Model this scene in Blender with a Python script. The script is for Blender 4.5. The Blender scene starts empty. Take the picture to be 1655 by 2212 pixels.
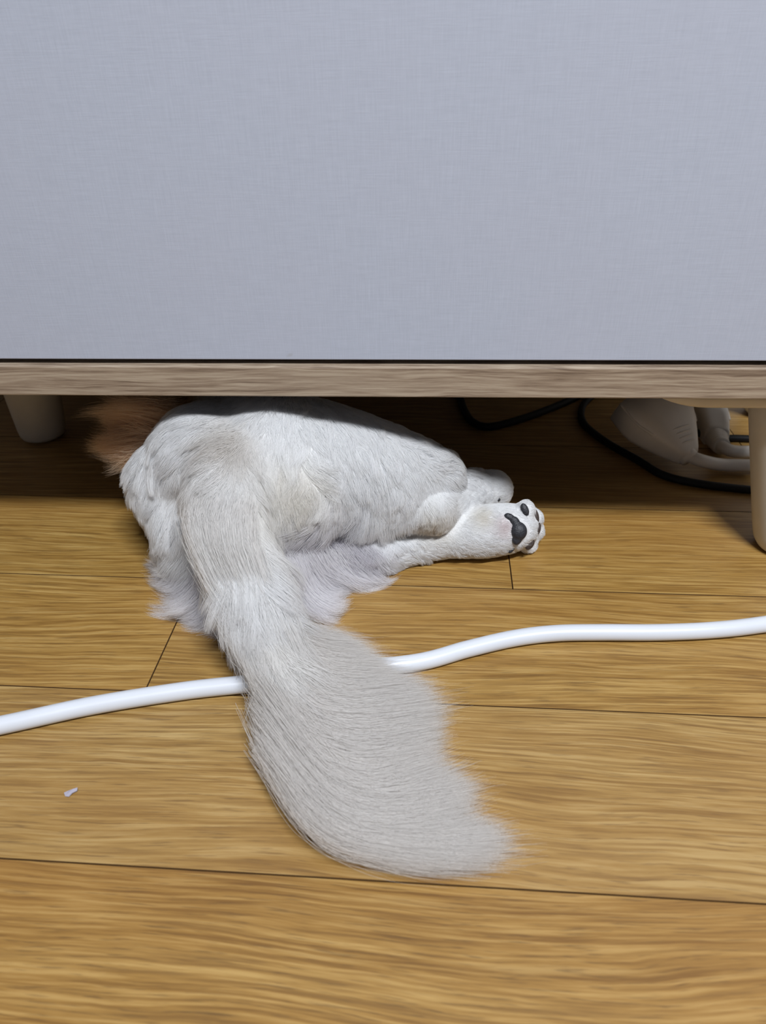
import bpy, bmesh, math
import numpy as np
from mathutils import Vector, Matrix, kdtree

# ------------------------------------------------------------------ camera, light, exposure
scene = bpy.context.scene
COL = scene.collection
W_PX, H_PX = 1655, 2212
F_PX, PITCH, YAW, ROLL = 1560.0, 0.57895, -0.06654, 0.022076
CAM_H = 0.34                                   # metres above the floor; world origin is the floor below the lens

_fw = np.array([math.sin(YAW)*math.cos(PITCH), math.cos(YAW)*math.cos(PITCH), -math.sin(PITCH)])
_r0 = np.array([math.cos(YAW), -math.sin(YAW), 0.0])
_d0 = np.cross(_fw, _r0)
C_RIGHT = math.cos(ROLL)*_r0 + math.sin(ROLL)*_d0
C_DOWN = -math.sin(ROLL)*_r0 + math.cos(ROLL)*_d0
C_POS = np.array([0.0, 0.0, CAM_H])

cam_data = bpy.data.cameras.new('camera')
cam = bpy.data.objects.new('camera', cam_data)
COL.objects.link(cam)
m = Matrix.Identity(4)
for i in range(3):
    m[i][0] = C_RIGHT[i]; m[i][1] = -C_DOWN[i]; m[i][2] = -_fw[i]; m[i][3] = C_POS[i]
cam.matrix_world = m
cam_data.sensor_fit = 'VERTICAL'
cam_data.sensor_height = 36.0
cam_data.lens = F_PX / H_PX * 36.0
cam_data.clip_start = 0.01
cam_data.dof.use_dof = True
cam_data.dof.focus_distance = 0.50
cam_data.dof.aperture_fstop = 9.0
scene.camera = cam

world = bpy.data.worlds.new('room_light')
scene.world = world
world.use_nodes = True
bg = world.node_tree.nodes['Background']
bg.inputs[0].default_value = (0.80, 0.86, 1.0, 1)
bg.inputs[1].default_value = 0.12

def area(name, loc, target, sx, sy, watts, colour):
    l = bpy.data.lights.new(name, 'AREA')
    l.shape = 'RECTANGLE'; l.size = sx; l.size_y = sy
    l.energy = watts; l.color = colour
    o = bpy.data.objects.new(name, l)
    COL.objects.link(o)
    o.location = loc
    o.rotation_euler = (Vector(target) - Vector(loc)).to_track_quat('-Z', 'Y').to_euler()
    return o
# the long LED ceiling lamp of the room, in front of the cabinet and a little to the right
area('ceiling_lamp', (0.60, -0.80, 2.30), (0.1, 0.40, 0.0), 0.9, 0.14, 86, (0.93, 0.96, 1.0))
vs = scene.view_settings
vs.view_transform = 'Standard'; vs.look = 'None'; vs.gamma = 1.0
vs.use_curve_mapping = False
vs.exposure = 0.0
scene.cycles.max_bounces = 12
scene.cycles.diffuse_bounces = 8
scene.cycles.transparent_max_bounces = 4
scene.cycles_curves.shape = 'RIBBONS'
scene.cycles_curves.subdivisions = 2

def ray(px, py):
    return (px - W_PX/2)/F_PX*C_RIGHT + (py - H_PX/2)/F_PX*C_DOWN + _fw
def at(px, py, Y):                              # the point at depth Y on the sight line of a place in the photo
    d = ray(px, py); return C_POS + d*(Y/d[1])
def on(px, py, z=0.0):                          # the point at height z
    d = ray(px, py); return C_POS + d*((z - CAM_H)/d[2])
def project(P):
    q = P - C_POS
    zc = q @ _fw
    return np.stack([W_PX/2 + F_PX*(q @ C_RIGHT)/zc, H_PX/2 + F_PX*(q @ C_DOWN)/zc], -1)

# ------------------------------------------------------------------ helpers
def link(name, me, mat=None, parent=None, loc=(0, 0, 0), rot=(0, 0, 0), smooth=True):
    o = bpy.data.objects.new(name, me)
    COL.objects.link(o)
    if mat is not None and not me.materials:
        me.materials.append(mat)
    o.location = loc; o.rotation_euler = rot
    if parent is not None:
        o.parent = parent
    if smooth and hasattr(me, 'polygons'):
        me.polygons.foreach_set('use_smooth', [True]*len(me.polygons))
    return o
def mesh_of(bm, name):
    me = bpy.data.meshes.new(name); bm.to_mesh(me); bm.free(); return me
def empty(name, loc=(0, 0, 0)):
    o = bpy.data.objects.new(name, None); COL.objects.link(o); o.location = loc
    o.empty_display_size = 0.05
    return o
def tag(o, label=None, cat=None, group=None, kind=None):
    for k, v in (('label', label), ('category', cat), ('group', group), ('kind', kind)):
        if v: o[k] = v
    return o
def box_mesh(name, x0, x1, y0, y1, z0, z1, bevel=0.0, seg=2):
    bm = bmesh.new()
    bmesh.ops.create_cube(bm, size=1.0)
    for v in bm.verts:
        v.co = Vector(((x0+x1)/2 + v.co.x*(x1-x0), (y0+y1)/2 + v.co.y*(y1-y0), (z0+z1)/2 + v.co.z*(z1-z0)))
    if bevel:
        bmesh.ops.bevel(bm, geom=bm.edges[:], offset=bevel, segments=seg, profile=0.5, affect='EDGES')
    return mesh_of(bm, name)
def catmull(pts, n):
    P = np.array(pts, float)
    P = np.vstack([2*P[0]-P[1], P, 2*P[-1]-P[-2]])
    out = []
    for i in range(1, len(P)-2):
        a, b, c, d = P[i-1], P[i], P[i+1], P[i+2]
        for t in np.linspace(0, 1, n, endpoint=False):
            out.append(0.5*((2*b) + (-a+c)*t + (2*a-5*b+4*c-d)*t*t + (-a+3*b-3*c+d)*t**3))
    out.append(P[-2])
    return np.array(out)
def tube_bm(bm, path, radii, sides=16, caps=True):
    path = np.array(path, float)
    n = len(path)
    radii = np.broadcast_to(np.array(radii, float), (n,))
    T = np.gradient(path, axis=0); T /= np.linalg.norm(T, axis=1)[:, None]
    up = np.array([0, 0, 1.0])
    if abs(T[0] @ up) > 0.9: up = np.array([0, 1.0, 0])
    u = np.cross(T[0], up); u /= np.linalg.norm(u)
    rings = []
    for i in range(n):
        u = u - (u @ T[i])*T[i]; u /= np.linalg.norm(u)
        v = np.cross(T[i], u)
        rings.append([bm.verts.new(path[i] + radii[i]*(math.cos(a)*u + math.sin(a)*v))
                      for a in np.linspace(0, 2*math.pi, sides, endpoint=False)])
    for i in range(n-1):
        for k in range(sides):
            bm.faces.new((rings[i][k], rings[i][(k+1) % sides], rings[i+1][(k+1) % sides], rings[i+1][k]))
    if caps:
        bm.faces.new(rings[0][::-1]); bm.faces.new(rings[-1])
def tube_mesh(name, path, radii, sides=16):
    bm = bmesh.new(); tube_bm(bm, path, radii, sides)
    bmesh.ops.recalc_face_normals(bm, faces=bm.faces[:])
    return mesh_of(bm, name)
def ellipsoid_bm(bm, c, r, rot=None, seg=24, rings=14):
    M = Matrix.Translation(Vector(c)) @ (rot.to_4x4() if rot is not None else Matrix.Identity(4)) @ Matrix.Diagonal((r[0], r[1], r[2], 1))
    bmesh.ops.create_uvsphere(bm, u_segments=seg, v_segments=rings, radius=1.0, matrix=M)

# ------------------------------------------------------------------ materials
def new_mat(name):
    mt = bpy.data.materials.new(name); mt.use_nodes = True
    nt = mt.node_tree
    return mt, nt, nt.nodes, nt.links, nt.nodes['Principled BSDF']
def nd(N, kind, **kw):
    n = N.new(kind)
    for k, v in kw.items(): setattr(n, k, v)
    return n
def scaled(N, L, src, s, add=None):
    mp = N.new('ShaderNodeMapping'); mp.inputs['Scale'].default_value = s
    L.new(src, mp.inputs['Vector'])
    if add is not None: L.new(add, mp.inputs['Location'])
    return mp.outputs[0]
def noise(N, L, vec, scale=1.0, detail=4.0, rough=0.5, dist=0.0):
    n = N.new('ShaderNodeTexNoise')
    n.inputs['Scale'].default_value = scale; n.inputs['Detail'].default_value = detail
    n.inputs['Roughness'].default_value = rough; n.inputs['Distortion'].default_value = dist
    L.new(vec, n.inputs['Vector']); return n.outputs['Fac']
def ramp(N, L, fac, stops):
    r = N.new('ShaderNodeValToRGB')
    e = r.color_ramp.elements
    while len(e) < len(stops): e.new(0.5)
    for el, (p, c) in zip(e, stops):
        el.position = p; el.color = (*c, 1) if len(c) == 3 else c
    L.new(fac, r.inputs[0]); return r.outputs[0]
def mixc(N, L, fac, a, b, mode='MIX'):
    x = nd(N, 'ShaderNodeMix', data_type='RGBA', blend_type=mode)
    for sock, v in ((x.inputs[0], fac), (x.inputs[6], a), (x.inputs[7], b)):
        if isinstance(v, (int, float)): sock.default_value = v
        elif isinstance(v, tuple): sock.default_value = (*v, 1)
        else: L.new(v, sock)
    return x.outputs[2]
def mth(N, L, op, a, b=0.0, clamp=False):
    x = nd(N, 'ShaderNodeMath', operation=op, use_clamp=clamp)
    for sock, v in ((x.inputs[0], a), (x.inputs[1], b)):
        if isinstance(v, (int, float)): sock.default_value = v
        else: L.new(v, sock)
    return x.outputs[0]
def bump(N, L, h, bsdf, strength, dist):
    b = N.new('ShaderNodeBump'); b.inputs['Strength'].default_value = strength; b.inputs['Distance'].default_value = dist
    L.new(h, b.inputs['Height']); L.new(b.outputs[0], bsdf.inputs['Normal'])

def plain(name, colour, rough, var=0.05, scale=60.0, spec=0.5, bmp=0.0):
    mt, nt, N, L, B = new_mat(name)
    tc = N.new('ShaderNodeTexCoord')
    n = noise(N, L, tc.outputs['Object'], scale, 3)
    c = ramp(N, L, n, [(0.3, tuple(x*(1-var) for x in colour)), (0.7, tuple(min(1, x*(1+var)) for x in colour))])
    L.new(c, B.inputs['Base Color']); B.inputs['Roughness'].default_value = rough
    B.inputs['Specular IOR Level'].default_value = spec
    if bmp: bump(N, L, n, B, bmp, 0.001)
    return mt

def oak_floor():
    mt, nt, N, L, B = new_mat('oak_plank_laminate')
    tc = N.new('ShaderNodeTexCoord'); oi = N.new('ShaderNodeObjectInfo')
    off = N.new('ShaderNodeVectorMath'); off.operation = 'SCALE'
    comb = N.new('ShaderNodeCombineXYZ')
    L.new(oi.outputs['Random'], comb.inputs[0]); L.new(oi.outputs['Random'], comb.inputs[1]); L.new(oi.outputs['Random'], comb.inputs[2])
    L.new(comb.outputs[0], off.inputs[0]); off.inputs['Scale'].default_value = 37.0
    add = N.new('ShaderNodeVectorMath'); add.operation = 'ADD'
    L.new(tc.outputs['Object'], add.inputs[0]); L.new(off.outputs[0], add.inputs[1])
    v = add.outputs[0]
    # slow sideways drift of the grain, which makes the cathedral arches
    w1 = noise(N, L, scaled(N, L, v, (2.6, 9.0, 1)), 1.0, 2, 0.5)
    w2 = noise(N, L, scaled(N, L, v, (9.0, 26.0, 1)), 1.0, 3, 0.55)
    sep = N.new('ShaderNodeSeparateXYZ'); L.new(v, sep.inputs[0])
    y = mth(N, L, 'ADD', sep.outputs[1], mth(N, L, 'MULTIPLY', mth(N, L, 'SUBTRACT', w1, 0.5), 0.045))
    y = mth(N, L, 'ADD', y, mth(N, L, 'MULTIPLY', mth(N, L, 'SUBTRACT', w2, 0.5), 0.006))
    cv = N.new('ShaderNodeCombineXYZ'); L.new(sep.outputs[0], cv.inputs[0]); L.new(y, cv.inputs[1])
    g = cv.outputs[0]
    bands = noise(N, L, scaled(N, L, g, (2.2, 125.0, 1)), 1.0, 3, 0.55)
    streak = noise(N, L, scaled(N, L, g, (13.0, 430.0, 1)), 1.0, 4, 0.6)
    pores = noise(N, L, scaled(N, L, g, (38.0, 900.0, 1)), 1.0, 3, 0.6)
    tone = noise(N, L, scaled(N, L, v, (2.0, 7.0, 1)), 1.0, 2, 0.5)
    c = ramp(N, L, bands, [(0.30, (0.215, 0.110, 0.026)), (0.47, (0.325, 0.184, 0.050)), (0.66, (0.400, 0.255, 0.090))])
    c2 = ramp(N, L, streak, [(0.37, (0.140, 0.073, 0.022)), (0.50, (0.318, 0.195, 0.062)), (0.64, (0.50, 0.355, 0.155))])
    c = mixc(N, L, 0.62, c, c2)
    dark = ramp(N, L, pores, [(0.33, (1, 1, 1)), (0.45, (0, 0, 0))])
    c = mixc(N, L, mth(N, L, 'MULTIPLY', dark, 0.68), c, (0.120, 0.070, 0.028))
    c = mixc(N, L, ramp(N, L, tone, [(0.35, (0, 0, 0)), (0.7, (0.45, 0.45, 0.45))]), c, (0.30, 0.150, 0.040))
    c = mixc(N, L, 1.0, c, oi.outputs['Color'], 'MULTIPLY')      # each plank's own tone
    val = N.new('ShaderNodeHueSaturation')
    L.new(mth(N, L, 'ADD', mth(N, L, 'MULTIPLY', oi.outputs['Random'], 0.08), 0.98), val.inputs['Value'])
    L.new(c, val.inputs['Color'])
    L.new(val.outputs[0], B.inputs['Base Color'])
    B.inputs['Roughness'].default_value = 0.42
    B.inputs['Specular IOR Level'].default_value = 0.45
    bump(N, L, mth(N, L, 'ADD', mth(N, L, 'MULTIPLY', streak, 0.6), pores), B, 0.2, 0.0004)
    return mt

def linen_front():
    mt, nt, N, L, B = new_mat('pale_linen_foil')
    tc = N.new('ShaderNodeTexCoord'); v = tc.outputs['Object']
    h = noise(N, L, scaled(N, L, v, (60, 1, 1500)), 1.0, 4, 0.6)
    w = noise(N, L, scaled(N, L, v, (1500, 1, 60)), 1.0, 4, 0.6)
    s = noise(N, L, v, 9.0, 3, 0.5)
    t = mth(N, L, 'ADD', mth(N, L, 'MULTIPLY', h, 0.5), mth(N, L, 'MULTIPLY', w, 0.5))
    c = ramp(N, L, t, [(0.32, (0.405, 0.445, 0.540)), (0.5, (0.440, 0.483, 0.585)), (0.68, (0.475, 0.521, 0.630))])
    c = mixc(N, L, ramp(N, L, s, [(0.4, (0, 0, 0)), (0.7, (0.25, 0.25, 0.25))]), c, (0.455, 0.475, 0.570))
    spots = noise(N, L, scaled(N, L, v, (60, 1, 75)), 1.0, 1, 0.4)
    c = mixc(N, L, ramp(N, L, spots, [(0.80, (0, 0, 0)), (0.84, (0.5, 0.5, 0.5))]), c, (0.30, 0.29, 0.27))
    L.new(c, B.inputs['Base Color']); B.inputs['Roughness'].default_value = 0.62
    B.inputs['Specular IOR Level'].default_value = 0.25
    bump(N, L, t, B, 0.15, 0.0005)
    return mt

def greige_oak():
    mt, nt, N, L, B = new_mat('greige_oak_foil')
    tc = N.new('ShaderNodeTexCoord'); v = tc.outputs['Object']
    wv = noise(N, L, scaled(N, L, v, (14, 40, 60)), 1.0, 3, 0.5)
    sep = N.new('ShaderNodeSeparateXYZ'); L.new(v, sep.inputs[0])
    zz = mth(N, L, 'ADD', sep.outputs[2], mth(N, L, 'MULTIPLY', mth(N, L, 'SUBTRACT', wv, 0.5), 0.006))
    cv = N.new('ShaderNodeCombineXYZ'); L.new(sep.outputs[0], cv.inputs[0]); L.new(sep.outputs[1], cv.inputs[1]); L.new(zz, cv.inputs[2])
    a = noise(N, L, scaled(N, L, cv.outputs[0], (26, 300, 760)), 1.0, 4, 0.6)
    b = noise(N, L, scaled(N, L, cv.outputs[0], (3, 60, 130)), 1.0, 3, 0.5)
    t = mth(N, L, 'ADD', mth(N, L, 'MULTIPLY', a, 0.62), mth(N, L, 'MULTIPLY', b, 0.38))
    c = ramp(N, L, t, [(0.37, (0.165, 0.118, 0.084)), (0.48, (0.29, 0.222, 0.162)), (0.61, (0.42, 0.345, 0.262))])
    L.new(c, B.inputs['Base Color']); B.inputs['Roughness'].default_value = 0.5
    bump(N, L, a, B, 0.3, 0.0004)
    return mt

M_FLOOR = oak_floor()
M_LINEN = linen_front()
M_OAK = greige_oak()
M_LEG = plain('cream_plastic', (0.62, 0.585, 0.51), 0.42, 0.03)
M_BRACKET = plain('beige_bracket', (0.56, 0.505, 0.41), 0.5, 0.03)
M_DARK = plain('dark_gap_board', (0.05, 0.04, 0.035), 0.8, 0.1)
M_SUB = plain('underlay_board', (0.05, 0.028, 0.012), 0.9, 0.1)
M_CORE = plain('fibreboard_core', (0.085, 0.045, 0.018), 0.9, 0.1, 60, 0.05)
M_WALL = plain('wallpaper', (0.62, 0.60, 0.57), 0.9, 0.04, 20)
M_HOSE = plain('white_vinyl', (0.66, 0.69, 0.75), 0.30, 0.02, 30)
M_PLUG = plain('white_plug_plastic', (0.62, 0.585, 0.54), 0.40, 0.03)
M_BLACK = plain('black_rubber', (0.008, 0.008, 0.009), 0.6, 0.1, 60, 0.25)
M_SCRAP = plain('clear_film_scrap', (0.40, 0.38, 0.46), 0.3, 0.05)
M_PAD = plain('paw_pad_leather', (0.020, 0.021, 0.027), 0.5, 0.35, 900, 0.5, 0.5)
M_PADB = plain('paw_pad_brown_leather', (0.042, 0.028, 0.022), 0.55, 0.3, 900, 0.5, 0.5)

def fur_material():
    mt = bpy.data.materials.new('dog_fur'); mt.use_nodes = True
    nt = mt.node_tree; N, L = nt.nodes, nt.links
    N.remove(N['Principled BSDF'])
    at_ = nd(N, 'ShaderNodeAttribute', attribute_name='tint')
    df = N.new('ShaderNodeBsdfDiffuse'); tr = N.new('ShaderNodeBsdfTranslucent'); gl = N.new('ShaderNodeBsdfGlossy')
    gl.inputs['Roughness'].default_value = 0.45; gl.inputs['Color'].default_value = (0.9, 0.92, 0.96, 1)
    L.new(at_.outputs['Color'], df.inputs['Color']); L.new(at_.outputs['Color'], tr.inputs['Color'])
    m1 = N.new('ShaderNodeMixShader'); m1.inputs[0].default_value = 0.55
    L.new(df.outputs[0], m1.inputs[1]); L.new(tr.outputs[0], m1.inputs[2])
    m2 = N.new('ShaderNodeMixShader'); m2.inputs[0].default_value = 0.012
    L.new(m1.outputs[0], m2.inputs[1]); L.new(gl.outputs[0], m2.inputs[2])
    L.new(m2.outputs[0], N['Material Output'].inputs['Surface'])
    return mt
M_FUR = fur_material()
def skin_material():
    mt, nt, N, L, B = new_mat('dog_undercoat')
    a = nd(N, 'ShaderNodeAttribute', attribute_name='tint')
    L.new(a.outputs['Color'], B.inputs['Base Color']); B.inputs['Roughness'].default_value = 0.9
    B.inputs['Specular IOR Level'].default_value = 0.1
    return mt
M_SKIN = skin_material()

# ------------------------------------------------------------------ setting: plank floor and the wall behind the cabinet
floor = link('floor', box_mesh('floor', -1.9, 2.4, -1.5, 0.82, -0.03, -0.012), M_SUB, smooth=False)
tag(floor, 'golden oak laminate plank floor', None, None, 'structure')
ROW0, ROW_W, ROW_TILT = 0.41902, 0.11284, -0.017358
ct, st = math.cos(ROW_TILT), math.sin(ROW_TILT)
joint_x = {0: 0.0594, -1: -0.1785}              # where the photo shows a cross joint
PLANK_L = 0.80
rng = np.random.default_rng(5)
for row in range(-16, 4):
    y0 = ROW0 + row*ROW_W; y1 = y0 + ROW_W
    j = joint_x.get(row, {1: 0.62, -2: 0.30, -3: -0.62, 2: -0.5, -4: 0.3}.get(row, float(rng.uniform(-.4, .4))))
    for k in range(-3, 4):
        x0, x1 = j + k*PLANK_L, j + (k+1)*PLANK_L
        if x1 < -1.7 or x0 > 2.2: continue
        g = 0.0002
        me = box_mesh('plank', -PLANK_L/2+g, PLANK_L/2-g, -ROW_W/2+g, ROW_W/2-g, -0.011, 0.0, 0.0003, 1)
        me.materials.append(M_FLOOR); me.materials.append(M_CORE)
        for f in me.polygons: f.material_index = 0 if f.normal.z > .9 else 1
        xc, yc = (x0+x1)/2, (y0+y1)/2
        po = link('plank', me, M_FLOOR, floor, (xc*ct - yc*st, xc*st + yc*ct, 0.0), (0, 0, ROW_TILT), smooth=False)
        tr_, tg_, tb_ = {0: (.94, .91, .75), -1: (.99, .95, .80), -2: (1.04, 1.05, 1.04), -3: (.90, .82, .64)}.get(row, (1, .98, .92))
        po.color = (tr_, tg_, tb_, 1) if k % 2 else (tr_*1.03, tg_*1.03, tb_*1.05, 1)
wall = link('wall_back', box_mesh('wall_back', -1.9, 2.4, 0.82, 0.90, -0.03, 2.5), M_WALL, smooth=False)
tag(wall, None, None, None, 'structure')

# ------------------------------------------------------------------ cabinet
PF = 0.445                                      # depth of the cabinet's front edge
PB, PT = 0.1400, 0.1613                         # bottom board
CX0, CX1, CYB, CTOP = -0.56, 0.335, 0.775, 0.56
cab = empty('cabinet', ((CX0+CX1)/2, (PF+CYB)/2, 0))
tag(cab, 'low cabinet with pale linen-look front, greige oak base board and cream splayed legs', 'cabinet')
O = Vector(cab.location)
def cpart(name, x0, x1, y0, y1, z0, z1, mat, bev=0.0008):
    return link(name, box_mesh(name, x0-O.x, x1-O.x, y0-O.y, y1-O.y, z0, z1, bev), mat, cab, smooth=False)
bb = cpart('bottom_board', CX0, CX1, PF, CYB, PB, PT, M_OAK, 0.0010)
tag(bb, 'greige oak base board')
bb.data.materials.append(M_DARK)                # underside coloured dark on purpose, to deepen the shade on the floor below
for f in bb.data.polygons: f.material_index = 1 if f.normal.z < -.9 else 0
cpart('top_board', CX0, CX1, PF, CYB, CTOP-0.018, CTOP, M_OAK)
cpart('side_board', CX0, CX0+0.018, PF, CYB, PT, CTOP-0.018, M_OAK)
cpart('side_board', CX1-0.018, CX1, PF, CYB, PT, CTOP-0.018, M_OAK)
cpart('back_board', CX0+0.018, CX1-0.018, CYB-0.006, CYB, PT, CTOP-0.018, M_DARK)
tag(cpart('door', CX0+0.020, CX1-0.020, PF+0.0038, PF+0.0218, PT+0.0034, CTOP-0.0205, M_LINEN, 0.0007), 'pale grey linen-textured front')
cpart('inner_stop', CX0+0.018, CX1-0.018, PF+0.024, PF+0.036, PT, PT+0.03, M_DARK)

def bracket_mesh():
    bm = bmesh.new()
    L_, Wd, r, t = 0.090, 0.050, 0.030, 0.0095
    ring = []
    for cx, cy, a0 in ((L_-r, Wd-r, 0), (-L_+r, Wd-r, 90), (-L_+r, -Wd+r, 180), (L_-r, -Wd+r, 270)):
        for a in np.radians(np.linspace(a0, a0+90, 9)):
            ring.append((cx+r*math.cos(a), cy+r*math.sin(a)))
    lay = []
    for z, s in ((0, 1.0), (-t*0.35, 0.995), (-t*0.8, 0.955), (-t, 0.90)):
        lay.append([bm.verts.new((x - (1-s)*L_*0.6*math.copysign(1, x), y - (1-s)*Wd*0.5*math.copysign(1, y), z)) for x, y in ring])
    n = len(ring)
    for a, b in zip(lay, lay[1:]):
        for k in range(n): bm.faces.new((a[k], a[(k+1) % n], b[(k+1) % n], b[k]))
    bm.faces.new(lay[0][::-1]); bm.faces.new(lay[-1])
    bmesh.ops.recalc_face_normals(bm, faces=bm.faces[:])
    return mesh_of(bm, 'leg_bracket')
BR = bracket_mesh()
def leg(xt, yt, xb, yb):
    a = np.array([xt, yt, PB-0.006]); b = np.array([xb, yb, 0.0])
    path, rad = [], []
    for t, r in ((0, .0300), (.25, .0283), (.5, .0264), (.75, .0246), (.90, .0233), (.95, .0224), (.98, .0206), (1.0, .0165)):
        p = a + (b-a)*t - np.array([O.x, O.y, 0]); path.append(p); rad.append(r)
    bm = bmesh.new()
    rings = []
    for p, r in zip(path, rad):                 # rings stay level, so that the foot is flat on the floor
        rings.append([bm.verts.new((p[0]+r*math.cos(q), p[1]+r*math.sin(q), max(0.0005, p[2]))) for q in np.linspace(0, 2*math.pi, 40, endpoint=False)])
    for u, v in zip(rings, rings[1:]):
        for k in range(40): bm.faces.new((u[k], u[(k+1) % 40], v[(k+1) % 40], v[k]))
    bm.faces.new(rings[0]); bm.faces.new(rings[-1][::-1])
    bmesh.ops.recalc_face_normals(bm, faces=bm.faces[:])
    lo = link('leg', mesh_of(bm, 'leg'), M_LEG, cab)
    xm = min(max(xt, CX0+0.092), CX1-0.092)
    link('leg_bracket', BR, M_BRACKET, lo, (xm-O.x, yt-O.y, PB))
leg(0.262, 0.500, 0.284, 0.477)
leg(-0.376, 0.628, -0.397, 0.655)
leg(0.326, 0.700, 0.362, 0.722)
leg(-0.470, 0.500, -0.492, 0.477)

# ------------------------------------------------------------------ the thick white cable across the floor
hr = 0.0056
pts = [on(px, py, hr) for px, py in ((-260, 1618), (0, 1567), (200, 1524), (400, 1492), (560, 1474), (720, 1450), (900, 1431),
                                     (1010, 1402), (1110, 1379), (1200, 1368), (1300, 1366), (1420, 1366), (1540, 1361), (1655, 1348), (1900, 1310))]
pts = [np.array([-1.5, .02, hr]), np.array([-1.0, .10, hr]), np.array([-.62, .20, hr])] + pts + [np.array([.55, .47, hr]), np.array([.95, .56, hr]), np.array([1.6, .50, hr])]
hose = link('cable', tube_mesh('cable', catmull(pts, 10), hr, 20), M_HOSE)
tag(hose, 'thick white cable snaking across the planks under the dog\'s tail', 'cable')

# ------------------------------------------------------------------ plugs and cords under the right end
def cord(name, pix, r, mat, label, zs=None):
    P = [on(p[0], p[1], (p[2] if len(p) > 2 else r)) for p in pix]
    o = link(name, tube_mesh(name, catmull(P, 8), r, 12), mat)
    tag(o, label, 'cable')
    return o
cord('black_cable', [(1340, 800, .0036), (1285, 850), (1258, 880), (1262, 915), (1310, 955), (1380, 995), (1430, 1025), (1500, 1043), (1610, 1057), (1760, 1068), (1950, 1060)],
     0.0036, M_BLACK, 'black power cord looping in front of the white plugs')
cord('black_cable', [(940, 760), (985, 835), (1003, 885), (1022, 912), (1055, 922), (1110, 910), (1180, 886), (1260, 850), (1330, 800)],
     0.0040, M_BLACK, 'black power cord in the dark behind the dog\'s hind leg')
cord('black_cable', [(1480, 925), (1540, 944), (1600, 947), (1700, 948), (1900, 935)],
     0.0036, M_BLACK, 'short stretch of black cord behind the ribbed plug by the front leg')

def plug(name, A, Bp, w0, w1, h0, h1, label, cordpix, cr, ribs, sleeve=0.0):
    """a moulded plug lying on the floor: A = wide end, Bp = cord end"""
    A, Bp = np.array(A), np.array(Bp)
    ax = Bp - A; ln = np.linalg.norm(ax); ax /= ln
    side = np.cross(ax, [0, 0, 1.0]); side /= np.linalg.norm(side)
    up = np.cross(side, ax)
    root = empty(name, A); tag(root, label, 'plug', 'white plugs under the cabinet')
    bm = bmesh.new(); rings = []
    prof = [(0, .90), (.03, 1.0), (.30, 1.0), (.42, .96), (.60, .80), (.80, .58), (.95, .40), (1.0, .32)]
    for t, s in prof:
        f = (1-s)/.68
        w = w0 + (w1-w0)*f; h = h0 + (h1-h0)*f
        if t == 0: w *= .93; h *= .9
        rg = []
        for a in np.linspace(0, 2*math.pi, 36, endpoint=False):
            ca, sa = math.cos(a), math.sin(a); e = 0.55
            rg.append(bm.verts.new(ax*ln*t + side*w*math.copysign(abs(ca)**e, ca) + up*h*math.copysign(abs(sa)**e, sa)))
        rings.append(rg)
    for u, v in zip(rings, rings[1:]):
        for k in range(36): bm.faces.new((u[k], u[(k+1) % 36], v[(k+1) % 36], v[k]))
    bm.faces.new(rings[0]); bm.faces.new(rings[-1])
    bmesh.ops.recalc_face_normals(bm, faces=bm.faces[:])
    link('plug_body', mesh_of(bm, 'plug_body'), M_PLUG, root)
    # moulded seam around the widest part and grip ribs towards the cord
    for sgn in (1, -1):
        tt = np.linspace(.03, .60, 10); ss = np.interp(tt, [p[0] for p in prof], [p[1] for p in prof])
        path = [ax*ln*t + side*sgn*(w0 + (w1-w0)*(1-q)/.68)*.97 + up*h0*.45 for t, q in zip(tt, ss)]
        link('seam_ridge', tube_mesh('seam_ridge', path, 0.0014, 8), M_PLUG, root)
    for i in range(ribs):
        t = .66 + i*.065; s = np.interp(t, [p[0] for p in prof], [p[1] for p in prof]); f = (1-s)/.68
        w = (w0+(w1-w0)*f)*.72; h = (h0+(h1-h0)*f)
        bm = bmesh.new()
        path = [ax*ln*t + side*w*math.sin(q) + up*(h*.985*math.cos(q*.55)) for q in np.linspace(-1.2, 1.2, 9)]
        tube_bm(bm, path, 0.0010, 8)
        link('grip_rib', mesh_of(bm, 'grip_rib'), M_PLUG, root)
    P = [Bp - A - ax*0.004] + [np.array(q) - A for q in cordpix]
    link('plug_cord', tube_mesh('plug_cord', catmull(P, 8), cr, 14), M_PLUG, root)
    # strain relief at the mouth: a short collar, or a long ribbed sleeve
    full = catmull(P, 8)
    if sleeve:
        acc = np.r_[0, np.cumsum(np.linalg.norm(np.diff(full, axis=0), axis=1))]
        tt = np.linspace(0, sleeve, 61)
        pth = np.stack([np.interp(tt, acc, full[:, k]) for k in range(3)], -1)
        rad = [(cr*1.9 - cr*.5*u/sleeve) - (0.0016 if (u/sleeve > .25 and (u*230) % 1 < .22) else 0) for u in tt]
        link('ribbed_sleeve', tube_mesh('ribbed_sleeve', pth, rad, 20), M_PLUG, root)
    else:
        link('sleeve', tube_mesh('sleeve', [(Bp-A) - ax*.008, (Bp-A) - ax*.001, (Bp-A)+ax*.003], [cr*1.7, cr*1.65, cr*1.35], 18), M_PLUG, root)
    return root

plug('power_plug', at(1388, 864, .645), at(1487, 988, .592), 0.037, 0.0085, 0.020, 0.0085,
     'large flat white plug with V-shaped grip ribs, in front of the other plug',
     [at(1512, 994, .588), at(1560, 1004, .592), at(1620, 1006, .592), at(1760, 1012, .590)], 0.0058, 4)
plug('power_plug', at(1520, 884, .730), at(1548, 948, .648), 0.018, 0.011, 0.020, 0.011,
     'round white plug with ribbed strain relief, behind the flat plug',
     [on(1562, 966, .013), on(1600, 976, .011), on(1690, 970, .0075), on(1850, 958, .006)], 0.0058, 0, 0.032)

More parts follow.
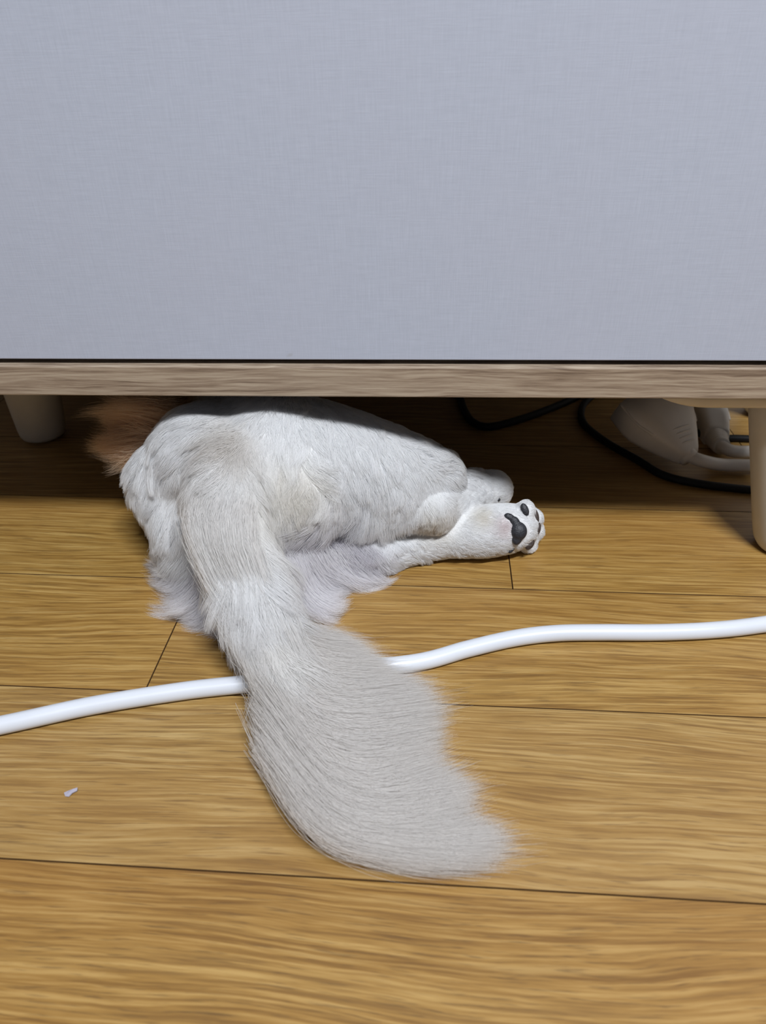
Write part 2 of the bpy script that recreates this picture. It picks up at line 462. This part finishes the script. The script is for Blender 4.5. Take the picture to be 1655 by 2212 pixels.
# ------------------------------------------------------------------ scrap on the floor
bm = bmesh.new()
c = on(152, 1715, 0.0)
outl = [(-.0035, .0002, .0004), (-.0012, .0012, .0009), (.0012, .0016, .0019), (.0036, .0024, .0022), (.0038, .0010, .0016), (.0016, -.0002, .0012), (.0002, -.0022, .0006), (-.0020, -.0018, .0003)]
top = [bm.verts.new((x, y, z+.0003)) for x, y, z in outl]; bot = [bm.verts.new((x, y, max(0.0001, z-.0002))) for x, y, z in outl]
bm.faces.new(top); bm.faces.new(bot[::-1])
for k in range(8): bm.faces.new((top[k], bot[k], bot[(k+1) % 8], top[(k+1) % 8]))
bmesh.ops.recalc_face_normals(bm, faces=bm.faces[:])
scrap = link('plastic_scrap', mesh_of(bm, 'plastic_scrap'), M_SCRAP, None, c, smooth=False)
tag(scrap, 'tiny crumpled scrap of clear plastic lying on the bare planks', 'scrap')

# ------------------------------------------------------------------ the dog
dog = empty('dog', on(520, 1250))
tag(dog, 'white long-haired dog lying under the cabinet with rump, hind paws and plumed tail showing', 'dog')
D0 = np.array(dog.location)

bm = bmesh.new()
def blob(px, py, Y, r, scale=(1, 1, 1)):
    ellipsoid_bm(bm, at(px, py, Y), (r*scale[0], r*scale[1], r*scale[2]))
def chain(pts, n=7):
    P = np.array([np.append(at(p[0], p[1], p[2]), p[3]) for p in pts])
    for q in catmull(P, n):
        ellipsoid_bm(bm, q[:3], (q[3],)*3, seg=16, rings=10)
# trunk going back under the cabinet
chain([(560, 985, .480, .048), (520, 950, .56, .056), (470, 905, .68, .052)])
chain([(330, 930, .57, .026), (380, 920, .58, .04), (470, 915, .60, .05)])
# rump
blob(405, 1045, .470, .041)
blob(470, 1000, .470, .047)
blob(450, 1120, .450, .043)
chain([(600, 985, .475, .050), (640, 1050, .452, .044), (610, 1110, .442, .040)])
blob(470, 1190, .430, .028)
blob(560, 1200, .420, .030)
# upper (right) hind leg: thigh, knee, heel, foot
chain([(620, 985, .478, .048), (740, 1010, .476, .045), (850, 1040, .476, .037), (915, 1045, .480, .026)])
chain([(790, 1065, .462, .030), (880, 1078, .462, .022), (938, 1103, .454, .0160)])
chain([(938, 1102, .455, .0160), (985, 1085, .482, .0165), (1030, 1066, .506, .0165), (1064, 1058, .518, .0165)], 9)
# lower (left) hind leg: thigh on the floor, hock, foot with the sole towards the viewer
chain([(610, 1200, .445, .030), (700, 1212, .444, .024), (790, 1196, .444, .0185), (866, 1186, .450, .0140), (905, 1177, .454, .0135),
       (970, 1160, .458, .0158), (1040, 1148, .461, .0200), (1095, 1141, .464, .0195)], 9)
for tx, ty, tY, tr in ((1134, 1101, .466, .0075), (1150, 1120, .472, .0085), (1153, 1146, .473, .0085), (1139, 1174, .466, .0078), (1118, 1140, .464, .0165)):
    blob(tx, ty, tY, tr)
for tx, ty, tY, tr in ((1083, 1050, .524, .0085), (1080, 1068, .520, .008)):
    blob(tx, ty, tY, tr)
# tail
TAIL = [(*at(505, 1015, .435), .027), (*at(492, 1090, .402), .0255), (*at(515, 1180, .382), .0235), (*on(553, 1290, .048), .0205),
        (*on(588, 1390, .032), .0150), (*on(632, 1500, .0225), .0095), (*on(690, 1610, .0135), .006), (*on(770, 1700, .008), .004), (*on(850, 1750, .006), .003)]
for q in catmull(TAIL, 9):
    ellipsoid_bm(bm, q[:3], (q[3],)*3, seg=16, rings=10)
for v in bm.verts: v.co -= Vector(D0)
raw = mesh_of(bm, 'body_raw')
tmp = bpy.data.objects.new('body_raw', raw); COL.objects.link(tmp)
rm = tmp.modifiers.new('r', 'REMESH'); rm.mode = 'VOXEL'; rm.voxel_size = 0.0024
sm = tmp.modifiers.new('s', 'SMOOTH'); sm.factor = 0.5; sm.iterations = 5
bpy.context.view_layer.update()
dg = bpy.context.evaluated_depsgraph_get()
body_me = bpy.data.meshes.new_from_object(tmp.evaluated_get(dg))
bpy.data.objects.remove(tmp); bpy.data.meshes.remove(raw)
body_me.name = 'body'
nv = len(body_me.vertices)
co = np.empty(nv*3); body_me.vertices.foreach_get('co', co); co = co.reshape(-1, 3)
ed = np.empty(len(body_me.edges)*2, np.int32); body_me.edges.foreach_get('vertices', ed); ed = ed.reshape(-1, 2)
deg = np.bincount(ed.ravel(), minlength=nv)[:, None].astype(float)
pq = project(co + D0)                           # the muscles run into each other softly; the feet keep their toes
soft = 1/(1 + np.exp((pq[:, 0] - 800 - 0.9*np.maximum(0, 1080-pq[:, 1]))/30))
for _ in range(38):
    acc = np.zeros((nv, 3))
    for k in range(3):
        acc[:, k] = np.bincount(ed[:, 0], co[ed[:, 1], k], nv) + np.bincount(ed[:, 1], co[ed[:, 0], k], nv)
    co += (soft*.6)[:, None]*(acc/deg - co)
co[:, 2] = np.maximum(co[:, 2], 0.0012)
wco = co + D0
under = wco[:, 1] > PF - 0.004
co[under, 2] = np.minimum(co[under, 2], PB - 0.006)
body_me.vertices.foreach_set('co', co.ravel()); body_me.update()
body_me.materials.clear()
body = link('body', body_me, M_SKIN, dog)
wco2 = co + D0

# coat colour: white with cream stains, pinkish thin-furred groin deepened by painted shade, brown saddle
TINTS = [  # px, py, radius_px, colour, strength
    (500, 958, 55, (.54, .48, .41), .50), (425, 1050, 45, (.60, .55, .48), .40), (620, 1040, 60, (.76, .71, .61), .32),  # first entry: tail-base stain plus painted shade of the crease
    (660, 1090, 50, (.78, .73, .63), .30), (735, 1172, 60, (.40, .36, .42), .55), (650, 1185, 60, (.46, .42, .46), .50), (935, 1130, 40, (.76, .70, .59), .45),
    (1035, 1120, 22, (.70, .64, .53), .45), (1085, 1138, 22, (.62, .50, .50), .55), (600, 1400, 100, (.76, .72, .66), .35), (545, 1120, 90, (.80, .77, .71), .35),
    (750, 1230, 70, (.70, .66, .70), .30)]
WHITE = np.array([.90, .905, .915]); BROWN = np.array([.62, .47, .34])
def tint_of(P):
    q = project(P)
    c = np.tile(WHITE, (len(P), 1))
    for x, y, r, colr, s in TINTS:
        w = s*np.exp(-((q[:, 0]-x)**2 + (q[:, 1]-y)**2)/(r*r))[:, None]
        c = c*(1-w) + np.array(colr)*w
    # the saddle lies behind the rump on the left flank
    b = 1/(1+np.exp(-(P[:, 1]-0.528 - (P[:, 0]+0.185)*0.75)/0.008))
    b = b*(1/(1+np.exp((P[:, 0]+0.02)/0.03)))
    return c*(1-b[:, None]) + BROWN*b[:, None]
ca = body_me.attributes.new('tint', 'FLOAT_COLOR', 'POINT')
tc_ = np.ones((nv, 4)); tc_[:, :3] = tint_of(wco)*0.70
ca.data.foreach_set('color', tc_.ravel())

# ---- pads
from mathutils.bvhtree import BVHTree
bvh = BVHTree.FromPolygons([Vector(v) for v in wco2], [list(p.vertices) for p in body_me.polygons])
def skin_at(px, py):
    d = ray(px, py)
    h = bvh.ray_cast(Vector(C_POS), Vector(d/np.linalg.norm(d)))
    return None if h[0] is None else (np.array(h[0]), np.array(h[1]))
PADS = []
def pad(parts, mat, name='paw_pad', label=None):
    bm = bmesh.new()
    ctr = np.zeros(3)
    for px, py, Y, rx, ry, ang in parts:
        h = skin_at(px, py)
        p = h[0] if h else at(px, py, Y)
        ctr += p/len(parts)
        R_ = Matrix((C_RIGHT, C_DOWN, _fw)).transposed().to_3x3() @ Matrix.Rotation(math.radians(ang), 3, 'Z')
        s = np.linalg.norm(p - C_POS)/F_PX
        ellipsoid_bm(bm, p - D0, (rx*s, ry*s, min(rx, ry)*s*0.65), R_, 20, 12)
        PADS.append((px, py, max(rx, ry)*1.0, min(rx, ry), ang, p))
    me = mesh_of(bm, name)
    if len(parts) > 1:
        t = bpy.data.objects.new('t', me); COL.objects.link(t)
        a = t.modifiers.new('r', 'REMESH'); a.mode = 'VOXEL'; a.voxel_size = 0.0007
        b = t.modifiers.new('s', 'SMOOTH'); b.iterations = 5
        bpy.context.view_layer.update()
        me2 = bpy.data.meshes.new_from_object(t.evaluated_get(bpy.context.evaluated_depsgraph_get()))
        bpy.data.objects.remove(t); me = me2; me.name = name; me.materials.clear()
    o = link(name, me, mat, dog)
    if label: o['label'] = label
pad([(1101, 1117, .4440, 13, 8, 25), (1112, 1126, .4435, 12, 10, 45), (1121, 1147, .4425, 18, 20, -10), (1118, 1160, .4435, 12, 18, 15), (1106, 1187, .4445, 5, 11, 40)], M_PAD, 'paw_pad', 'large black heart-shaped sole pad')
pad([(1134, 1101, .4560, 8, 14.5, -22)], M_PAD)
pad([(1157, 1114, .4640, 7, 17, -14)], M_PADB)
pad([(1163, 1142, .4660, 5.5, 13, 10)], M_PADB)
pad([(1145, 1175, .4575, 8.5, 14, 32)], M_PADB)
pad([(1077, 1079, .5100, 4.5, 4, 0)], M_PAD)

# ---- fur
# comb guides: px, py, direction in the picture plane (right, down), length (m), lift
G = np.array([
    (300, 950, -1.0, .45, .020, .40), (350, 920, -1.0, .55, .019, .30), (420, 890, -1.0, .45, .017, .28), (380, 980, -.9, .75, .019, .22),
    (310, 1020, -.7, .8, .017, .30), (330, 1080, -.35, 1.0, .017, .28), (360, 1130, -.25, 1.0, .019, .28), (340, 1180, -.8, .7, .022, .35),
    (420, 1040, -.6, .9, .018, .22), (450, 960, -.9, .6, .016, .25), (400, 1200, -.6, .9, .026, .30), (430, 1280, -.8, .6, .028, .35),
    (500, 900, -.6, .5, .012, .30), (600, 890, -.1, .5, .009, .35), (540, 930, -.6, .8, .013, .25), (700, 910, .2, .8, .009, .35),
    (480, 1020, -.3, 1.0, .015, .22), (540, 1010, .2, .9, .014, .22), (430, 1120, .0, 1.0, .020, .20), (490, 1120, .2, 1.0, .022, .20), (550, 1100, .4, 1.0, .018, .20),
    (470, 1220, .2, 1.0, .026, .22), (530, 1220, .3, 1.0, .026, .18), (600, 1220, .5, 1.0, .024, .18), (520, 1320, .2, 1.0, .028, .20), (580, 1330, .4, 1.0, .030, .16),
    (640, 1330, .7, 1.0, .030, .20), (560, 1430, .3, 1.0, .030, .20), (610, 1430, .6, .8, .034, .20), (640, 1520, .5, .9, .030, .25), (700, 1620, .7, .7, .028, .25), (800, 1720, .9, .4, .028, .25),
    (600, 960, .2, 1.0, .011, .25), (640, 1010, -.2, 1.0, .012, .22), (690, 1020, .9, .3, .012, .22), (725, 1050, .3, 1.0, .014, .22), (715, 1095, -.5, .9, .014, .25),
    (660, 1100, -.2, .8, .012, .22), (620, 1090, .2, 1.0, .014, .22), (760, 980, .5, .9, .012, .24), (800, 1040, .25, 1.0, .017, .22), (790, 1110, -.3, 1.0, .022, .24), (740, 1130, -.8, .7, .022, .26),
    (700, 1150, -.6, .6, .016, .28), (650, 1160, -.2, 1.0, .016, .25), (850, 1000, .5, .8, .013, .28), (870, 1080, .2, 1.0, .015, .24), (840, 1130, -.4, .9, .020, .26), (900, 960, .6, .0, .013, .70),
    (950, 985, .8, -.30, .016, .95), (980, 1020, .9, -.05, .014, .85), (930, 1060, .3, .9, .012, .25), (935, 1130, -.1, .8, .008, .22), (900, 1130, -.4, .7, .010, .25),
    (1000, 1075, .9, -.4, .007, .22), (1060, 1055, 1.0, -.1, .005, .22), (700, 1220, .5, .9, .020, .28), (780, 1215, .7, .6, .014, .25), (860, 1190, .9, .2, .008, .22),
    (930, 1170, .9, .1, .007, .20), (1030, 1145, 1.0, .0, .006, .20), (1100, 1140, .8, .15, .004, .20), (1140, 1120, .9, .1, .0035, .3), (1140, 1165, .8, .3, .0035, .3),
    (650, 1230, .3, 1.0, .024, .25), (1040, 1190, .9, .3, .006, .25), (250, 920, -1.0, -.1, .022, .45), (300, 890, -.9, -.2, .022, .45), (260, 970, -.9, .6, .020, .40),
])
G[:, 4] *= np.where(G[:, 0] < 905, 1.28, 1.1)
def field(P):
    q = project(P)
    d2 = (q[:, None, 0]-G[None, :, 0])**2 + (q[:, None, 1]-G[None, :, 1])**2 + 120.0
    w = d2**-1.9
    w /= w.sum(1, keepdims=True)
    dx, dy, ln, lf = (w @ G[:, 2]), (w @ G[:, 3]), (w @ G[:, 4]), (w @ G[:, 5])
    d = dx[:, None]*C_RIGHT + dy[:, None]*C_DOWN
    return d/np.linalg.norm(d, axis=1, keepdims=True), ln, lf

def keep_clear(P):                              # strands lie on the floor and under the board instead of going through them
    P[..., 2] = np.maximum(P[..., 2], 0.0008)
    u = P[..., 1] > PF - 0.001
    P[..., 2] = np.where(u & (P[..., 2] > PB-0.0012) & (P[..., 2] < PB+.01), PB-0.0012, P[..., 2])
    return P

def strands_object(name, P, r_root, tints, tip=0.25):
    n, K = P.shape[:2]
    hc = bpy.data.hair_curves.new(name)
    hc.add_curves([K]*n)
    hc.position_data.foreach_set('vector', (P - D0).astype(np.float32).ravel())
    t = np.linspace(0, 1, K)
    rad = (r_root[:, None]*(1 - (1-tip)*t[None, :]**1.6)).astype(np.float32)
    a = hc.attributes.get('radius') or hc.attributes.new('radius', 'FLOAT', 'POINT')
    a.data.foreach_set('value', rad.ravel())
    b = hc.attributes.new('tint', 'FLOAT_COLOR', 'CURVE')
    c4 = np.ones((n, 4), np.float32); c4[:, :3] = np.clip(tints, 0, .93)
    b.data.foreach_set('color', c4.ravel())
    hc.materials.append(M_FUR)
    o = bpy.data.objects.new(name, hc); COL.objects.link(o); o.parent = dog
    o['kind'] = 'stuff'
    return o

def sample_body(n, rng):
    body_me.calc_loop_triangles()
    nt_ = len(body_me.loop_triangles)
    tri = np.empty(nt_*3, np.int32); body_me.loop_triangles.foreach_get('vertices', tri); tri = tri.reshape(-1, 3)
    V = co + D0
    a, b, c = V[tri[:, 0]], V[tri[:, 1]], V[tri[:, 2]]
    fn = np.cross(b-a, c-a); ar = np.linalg.norm(fn, axis=1)
    cen = (a+b+c)/3
    nz = fn[:, 2]/np.maximum(ar, 1e-12)
    w = ar*((cen[:, 2] > 0.0025) | (nz > -.2))*(cen[:, 1] < 0.66)*np.where(nz < -.7, .35, 1.0)
    w = w*np.where(cen[:, 1] > .56, .5, 1)
    qq = project(cen)
    w = w*np.where((qq[:, 0] > 830) & (qq[:, 1] > 1030), 2.2, 1.0)        # short dense coat on the feet
    i = rng.choice(nt_, n, p=w/w.sum())
    r1, r2 = np.sqrt(rng.random(n))[:, None], rng.random(n)[:, None]
    P = a[i]*(1-r1) + b[i]*(r1*(1-r2)) + c[i]*(r1*r2)
    vn = np.empty(nv*3); body_me.vertices.foreach_get('normal', vn); vn = vn.reshape(-1, 3)
    Nn = vn[tri[i, 0]]*(1-r1) + vn[tri[i, 1]]*(r1*(1-r2)) + vn[tri[i, 2]]*(r1*r2)
    Nn /= np.linalg.norm(Nn, axis=1, keepdims=True)
    return P, Nn

def body_fur(n, K=6, seed=3):
    rng = np.random.default_rng(seed)
    P, Nn = sample_body(n, rng)
    # leave the pads bare
    q = project(P); keep = np.ones(n, bool)
    for px, py, ra, rb, ang, p in PADS:
        near = np.linalg.norm(P-p, axis=1) < .02
        a = math.radians(ang); dx, dy = q[:, 0]-px, q[:, 1]-py
        keep &= ~(near & (np.hypot(dx, dy) < rb*1.15+1.5))
    P, Nn = P[keep], Nn[keep]; n = len(P)
    d, ln, lf = np.empty((n, 3)), np.empty(n), np.empty(n)
    for s in range(0, n, 20000): d[s:s+20000], ln[s:s+20000], lf[s:s+20000] = field(P[s:s+20000])
    d = d - (np.einsum('ij,ij->i', d, Nn))[:, None]*Nn
    nn = np.linalg.norm(d, axis=1, keepdims=True); d = d/np.maximum(nn, 1e-6)
    side = np.cross(Nn, d)
    # clump centres
    nc = n//55
    kd = kdtree.KDTree(nc)
    for i in range(nc): kd.insert(P[i], i)
    kd.balance()
    own = np.array([kd.find(p)[1] for p in P])
    ca_ = rng.normal(0, .20, nc)[own] + rng.normal(0, .13, n)
    d = d*np.cos(ca_)[:, None] + side*np.sin(ca_)[:, None]; side = np.cross(Nn, d)
    L_ = ln*(0.82 + .26*rng.random(n))*(0.92+.16*rng.random(nc)[own])
    lift = np.clip(lf*(0.85+.3*rng.random(n))*(0.88+.24*rng.random(nc)[own]), .05, 1.2)
    t = np.linspace(0, 1, K)[None, :, None]
    bend = rng.normal(0, .16, nc)[own] + rng.normal(0, .06, n)
    S = P[:, None] + L_[:, None, None]*(d[:, None]*t*(1-.12*lift[:, None, None]) + Nn[:, None]*lift[:, None, None]*(1.25*t - .85*t*t)
        + side[:, None]*bend[:, None, None]*t*t)
    S[:, :, 2] -= (L_[:, None]*.10*t[..., 0]**2)
    cl = (0.30 + .25*rng.random(nc))[own]*np.clip(L_/.016, .15, 1.0)
    ctr = S[own]
    S = S + (ctr - S)*(cl[:, None, None]*t**1.4)
    S = keep_clear(S)
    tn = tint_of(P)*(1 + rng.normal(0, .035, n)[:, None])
    rr = 0.00010 + .00006*rng.random(n)
    return strands_object('fur', S, rr, tn)
body_fur(220000)

def plume(name, guides, n, K, seed, root_spread, tip_spread, lenmin, tint, radius, clump=45, pw=1.0, lock=.35, start=0.0, gather=0.0):
    """long hair swept along ordered guide lines, each a list of (px, py, height)"""
    rng = np.random.default_rng(seed)
    Gd = []
    for g in guides:
        pts = [on(x, y, z) for x, y, z in g]
        cur = catmull(pts, 12)
        s = np.r_[0, np.cumsum(np.linalg.norm(np.diff(cur, axis=0), axis=1))]; s /= s[-1]
        tt = np.linspace(0, 1, K)
        Gd.append(np.stack([np.interp(tt, s, cur[:, k]) for k in range(3)], -1))
    Gd = np.array(Gd)
    def strand(u, tl):
        f = u*(len(Gd)-1); i = np.minimum(f.astype(int), len(Gd)-2); w = (f-i)[:, None, None]
        S = Gd[i]*(1-w) + Gd[i+1]*w
        return S
    nc = max(4, n//clump)
    uc = rng.random(nc)**pw; own = rng.integers(0, nc, n)
    fu = uc*(len(Gd)-1); near = np.round(fu)
    uc = (fu + (near-fu)*gather*(1 - np.abs(fu-near)))/(len(Gd)-1)
    u = np.clip(uc[own] + rng.normal(0, .30/len(Gd), n), 0, 1)
    S = strand(u, None)
    # shorten strands: keep the first part of the way only
    lenf = np.clip(lenmin + (1-lenmin)*rng.random(n)**.6*(.8+.25*rng.random(nc)[own]), .2, 1.08)
    tt = np.linspace(0, 1, K)
    s0 = start*rng.random(nc)[own]
    idx = (s0[:, None] + (lenf*(1-s0) if start == 0 else lenf*.42)[:, None]*tt[None, :])*(K-1)
    idx = np.minimum(idx, (K-1)*1.06)
    i0 = np.clip(idx.astype(int), 0, K-2); fr = (idx-i0)[..., None]
    ar = np.arange(n)[:, None]
    S = S[ar, i0]*(1-fr) + S[ar, i0+1]*fr
    t = tt[None, :, None]
    rs, ts = np.array(root_spread), np.array(tip_spread)
    coff = rng.normal(0, 1, (nc, 3))[own]; soff = rng.normal(0, 1, (n, 3))
    S = S + soff[:, None]*rs*(1-(1-lock)*t) + coff[:, None]*ts*t**1.5 + soff[:, None]*ts*lock*t**1.5
    wob = rng.random(nc)[own]*6.28
    S[:, :, 0] += .0012*np.sin(tt[None]*5+wob[:, None])*tt[None]
    S[:, :, 1] += .0012*np.cos(tt[None]*6+wob[:, None])*tt[None]
    S = keep_clear(S)
    tn = np.array(tint)[None]*(1+rng.normal(0, .04, n)[:, None])*(1+rng.normal(0, .03, nc)[own][:, None])
    return strands_object(name, S, radius*(0.75+.5*rng.random(n)), tn, 0.2)

T1 = (.82, .80, .78)
plume('tail_plume', [
    [(560, 1280, .040), (600, 1345, .034), (660, 1375, .026), (715, 1385, .018), (770, 1400, .012)],
    [(562, 1330, .034), (615, 1390, .029), (680, 1410, .022), (740, 1418, .017), (815, 1424, .014)],
    [(575, 1390, .027), (640, 1465, .024), (730, 1496, .019), (830, 1494, .013), (930, 1488, .009)],
    [(585, 1440, .024), (655, 1530, .022), (750, 1555, .018), (860, 1545, .012), (955, 1530, .006)],
    [(600, 1495, .021), (670, 1590, .020), (765, 1625, .017), (870, 1612, .011), (955, 1590, .005)],
    [(612, 1550, .019), (690, 1655, .018), (785, 1690, .015), (880, 1670, .010), (945, 1645, .005)],
    [(622, 1600, .017), (705, 1700, .017), (805, 1738, .015), (920, 1722, .010), (1035, 1695, .005)],
    [(618, 1620, .015), (715, 1750, .016), (820, 1785, .013), (920, 1775, .009), (1000, 1752, .005)],
    [(600, 1600, .013), (700, 1765, .014), (820, 1812, .012), (960, 1822, .008), (1125, 1806, .004)],
    [(580, 1510, .014), (650, 1695, .014), (745, 1790, .010), (880, 1838, .007), (1070, 1856, .003)],
], 60000, 14, 11, (.0055, .0055, .0035), (.0048, .0048, .0026), .64, T1, .000085, 60, 1.0, .30, 0.0, .60)
# hair along the outer edge of the tail, running down it
plume('tail_edge_hair', [
    [(428, 1055, .094), (418, 1120, .083), (456, 1230, .063), (504, 1330, .045), (538, 1420, .030), (572, 1510, .018)],
    [(450, 1060, .098), (436, 1130, .084), (470, 1240, .062), (520, 1340, .043), (555, 1430, .029), (590, 1530, .018)],
    [(490, 1070, .100), (480, 1150, .085), (520, 1260, .062), (560, 1350, .045), (595, 1440, .031), (640, 1540, .021)],
    [(535, 1075, .097), (532, 1160, .083), (570, 1260, .062), (610, 1340, .046), (650, 1410, .033), (720, 1480, .022)],
], 14000, 10, 12, (.0045, .0045, .0030), (.0015, .0025, .002), .5, (.86, .85, .84), .00009, 60, 1.0, .4, .68)
# feathered breeches lying on the floor on the left, and under the lower thigh on the right
plume('breeches_hair', [
    [(430, 1120, .045), (400, 1165, .030), (370, 1195, .014), (340, 1212, .006), (312, 1208, .002)],
    [(440, 1160, .040), (410, 1200, .026), (380, 1230, .012), (350, 1250, .005), (325, 1240, .003)],
    [(450, 1200, .034), (425, 1240, .020), (395, 1270, .010), (370, 1275, .005), (350, 1262, .003)],
    [(460, 1230, .030), (440, 1275, .016), (410, 1305, .008), (385, 1318, .004), (360, 1315, .003)],
    [(475, 1250, .028), (455, 1300, .014), (425, 1328, .007), (395, 1340, .003), (370, 1330, .002)],
    [(490, 1260, .027), (480, 1305, .013), (455, 1335, .006), (430, 1346, .003), (400, 1348, .002)],
    [(505, 1270, .027), (500, 1310, .013), (490, 1340, .006), (480, 1355, .003), (465, 1362, .002)],
], 6500, 9, 13, (.0045, .0045, .004), (.0060, .0060, .0040), .70, (.87, .86, .88), .00010, 220, 1.0, .13)
plume('breeches_hair', [
    [(760, 1190, .022), (790, 1215, .012), (815, 1235, .006), (835, 1240, .003), (850, 1232, .002)],
    [(710, 1195, .028), (740, 1230, .014), (775, 1250, .007), (805, 1258, .003), (825, 1252, .002)],
    [(670, 1200, .032), (700, 1240, .018), (730, 1258, .009), (750, 1268, .004), (770, 1268, .002)],
    [(640, 1210, .034), (668, 1255, .018), (700, 1285, .008), (725, 1290, .004), (745, 1280, .002)],
    [(620, 1230, .034), (650, 1280, .018), (685, 1315, .008), (710, 1325, .004), (730, 1312, .002)],
    [(610, 1250, .034), (640, 1300, .018), (675, 1340, .008), (700, 1350, .004), (718, 1352, .002)],
], 5000, 9, 14, (.0045, .0045, .004), (.0060, .0060, .0040), .70, (.87, .86, .88), .00010, 220, 1.0, .13)

# tufts of the tan saddle standing out on the left, in the shade of the board
plume('saddle_hair', [
    [(370, 880, .108), (330, 872, .110), (300, 866, .110), (285, 862, .110), (272, 858, .108)],
    [(360, 895, .100), (315, 885, .103), (275, 880, .102), (245, 882, .099), (222, 888, .095)],
    [(355, 910, .094), (305, 905, .096), (265, 905, .092), (235, 905, .088), (215, 898, .086)],
    [(350, 930, .088), (305, 930, .087), (270, 935, .083), (245, 938, .078), (225, 930, .074)],
    [(345, 945, .082), (300, 955, .078), (270, 962, .072), (252, 964, .068), (236, 958, .064)],
    [(335, 960, .075), (300, 980, .069), (278, 990, .063), (260, 994, .058), (245, 990, .054)],
], 7000, 9, 15, (.006, .006, .005), (.009, .009, .007), .45, (.86, .70, .53), .00010, 130, 1.0, .15)
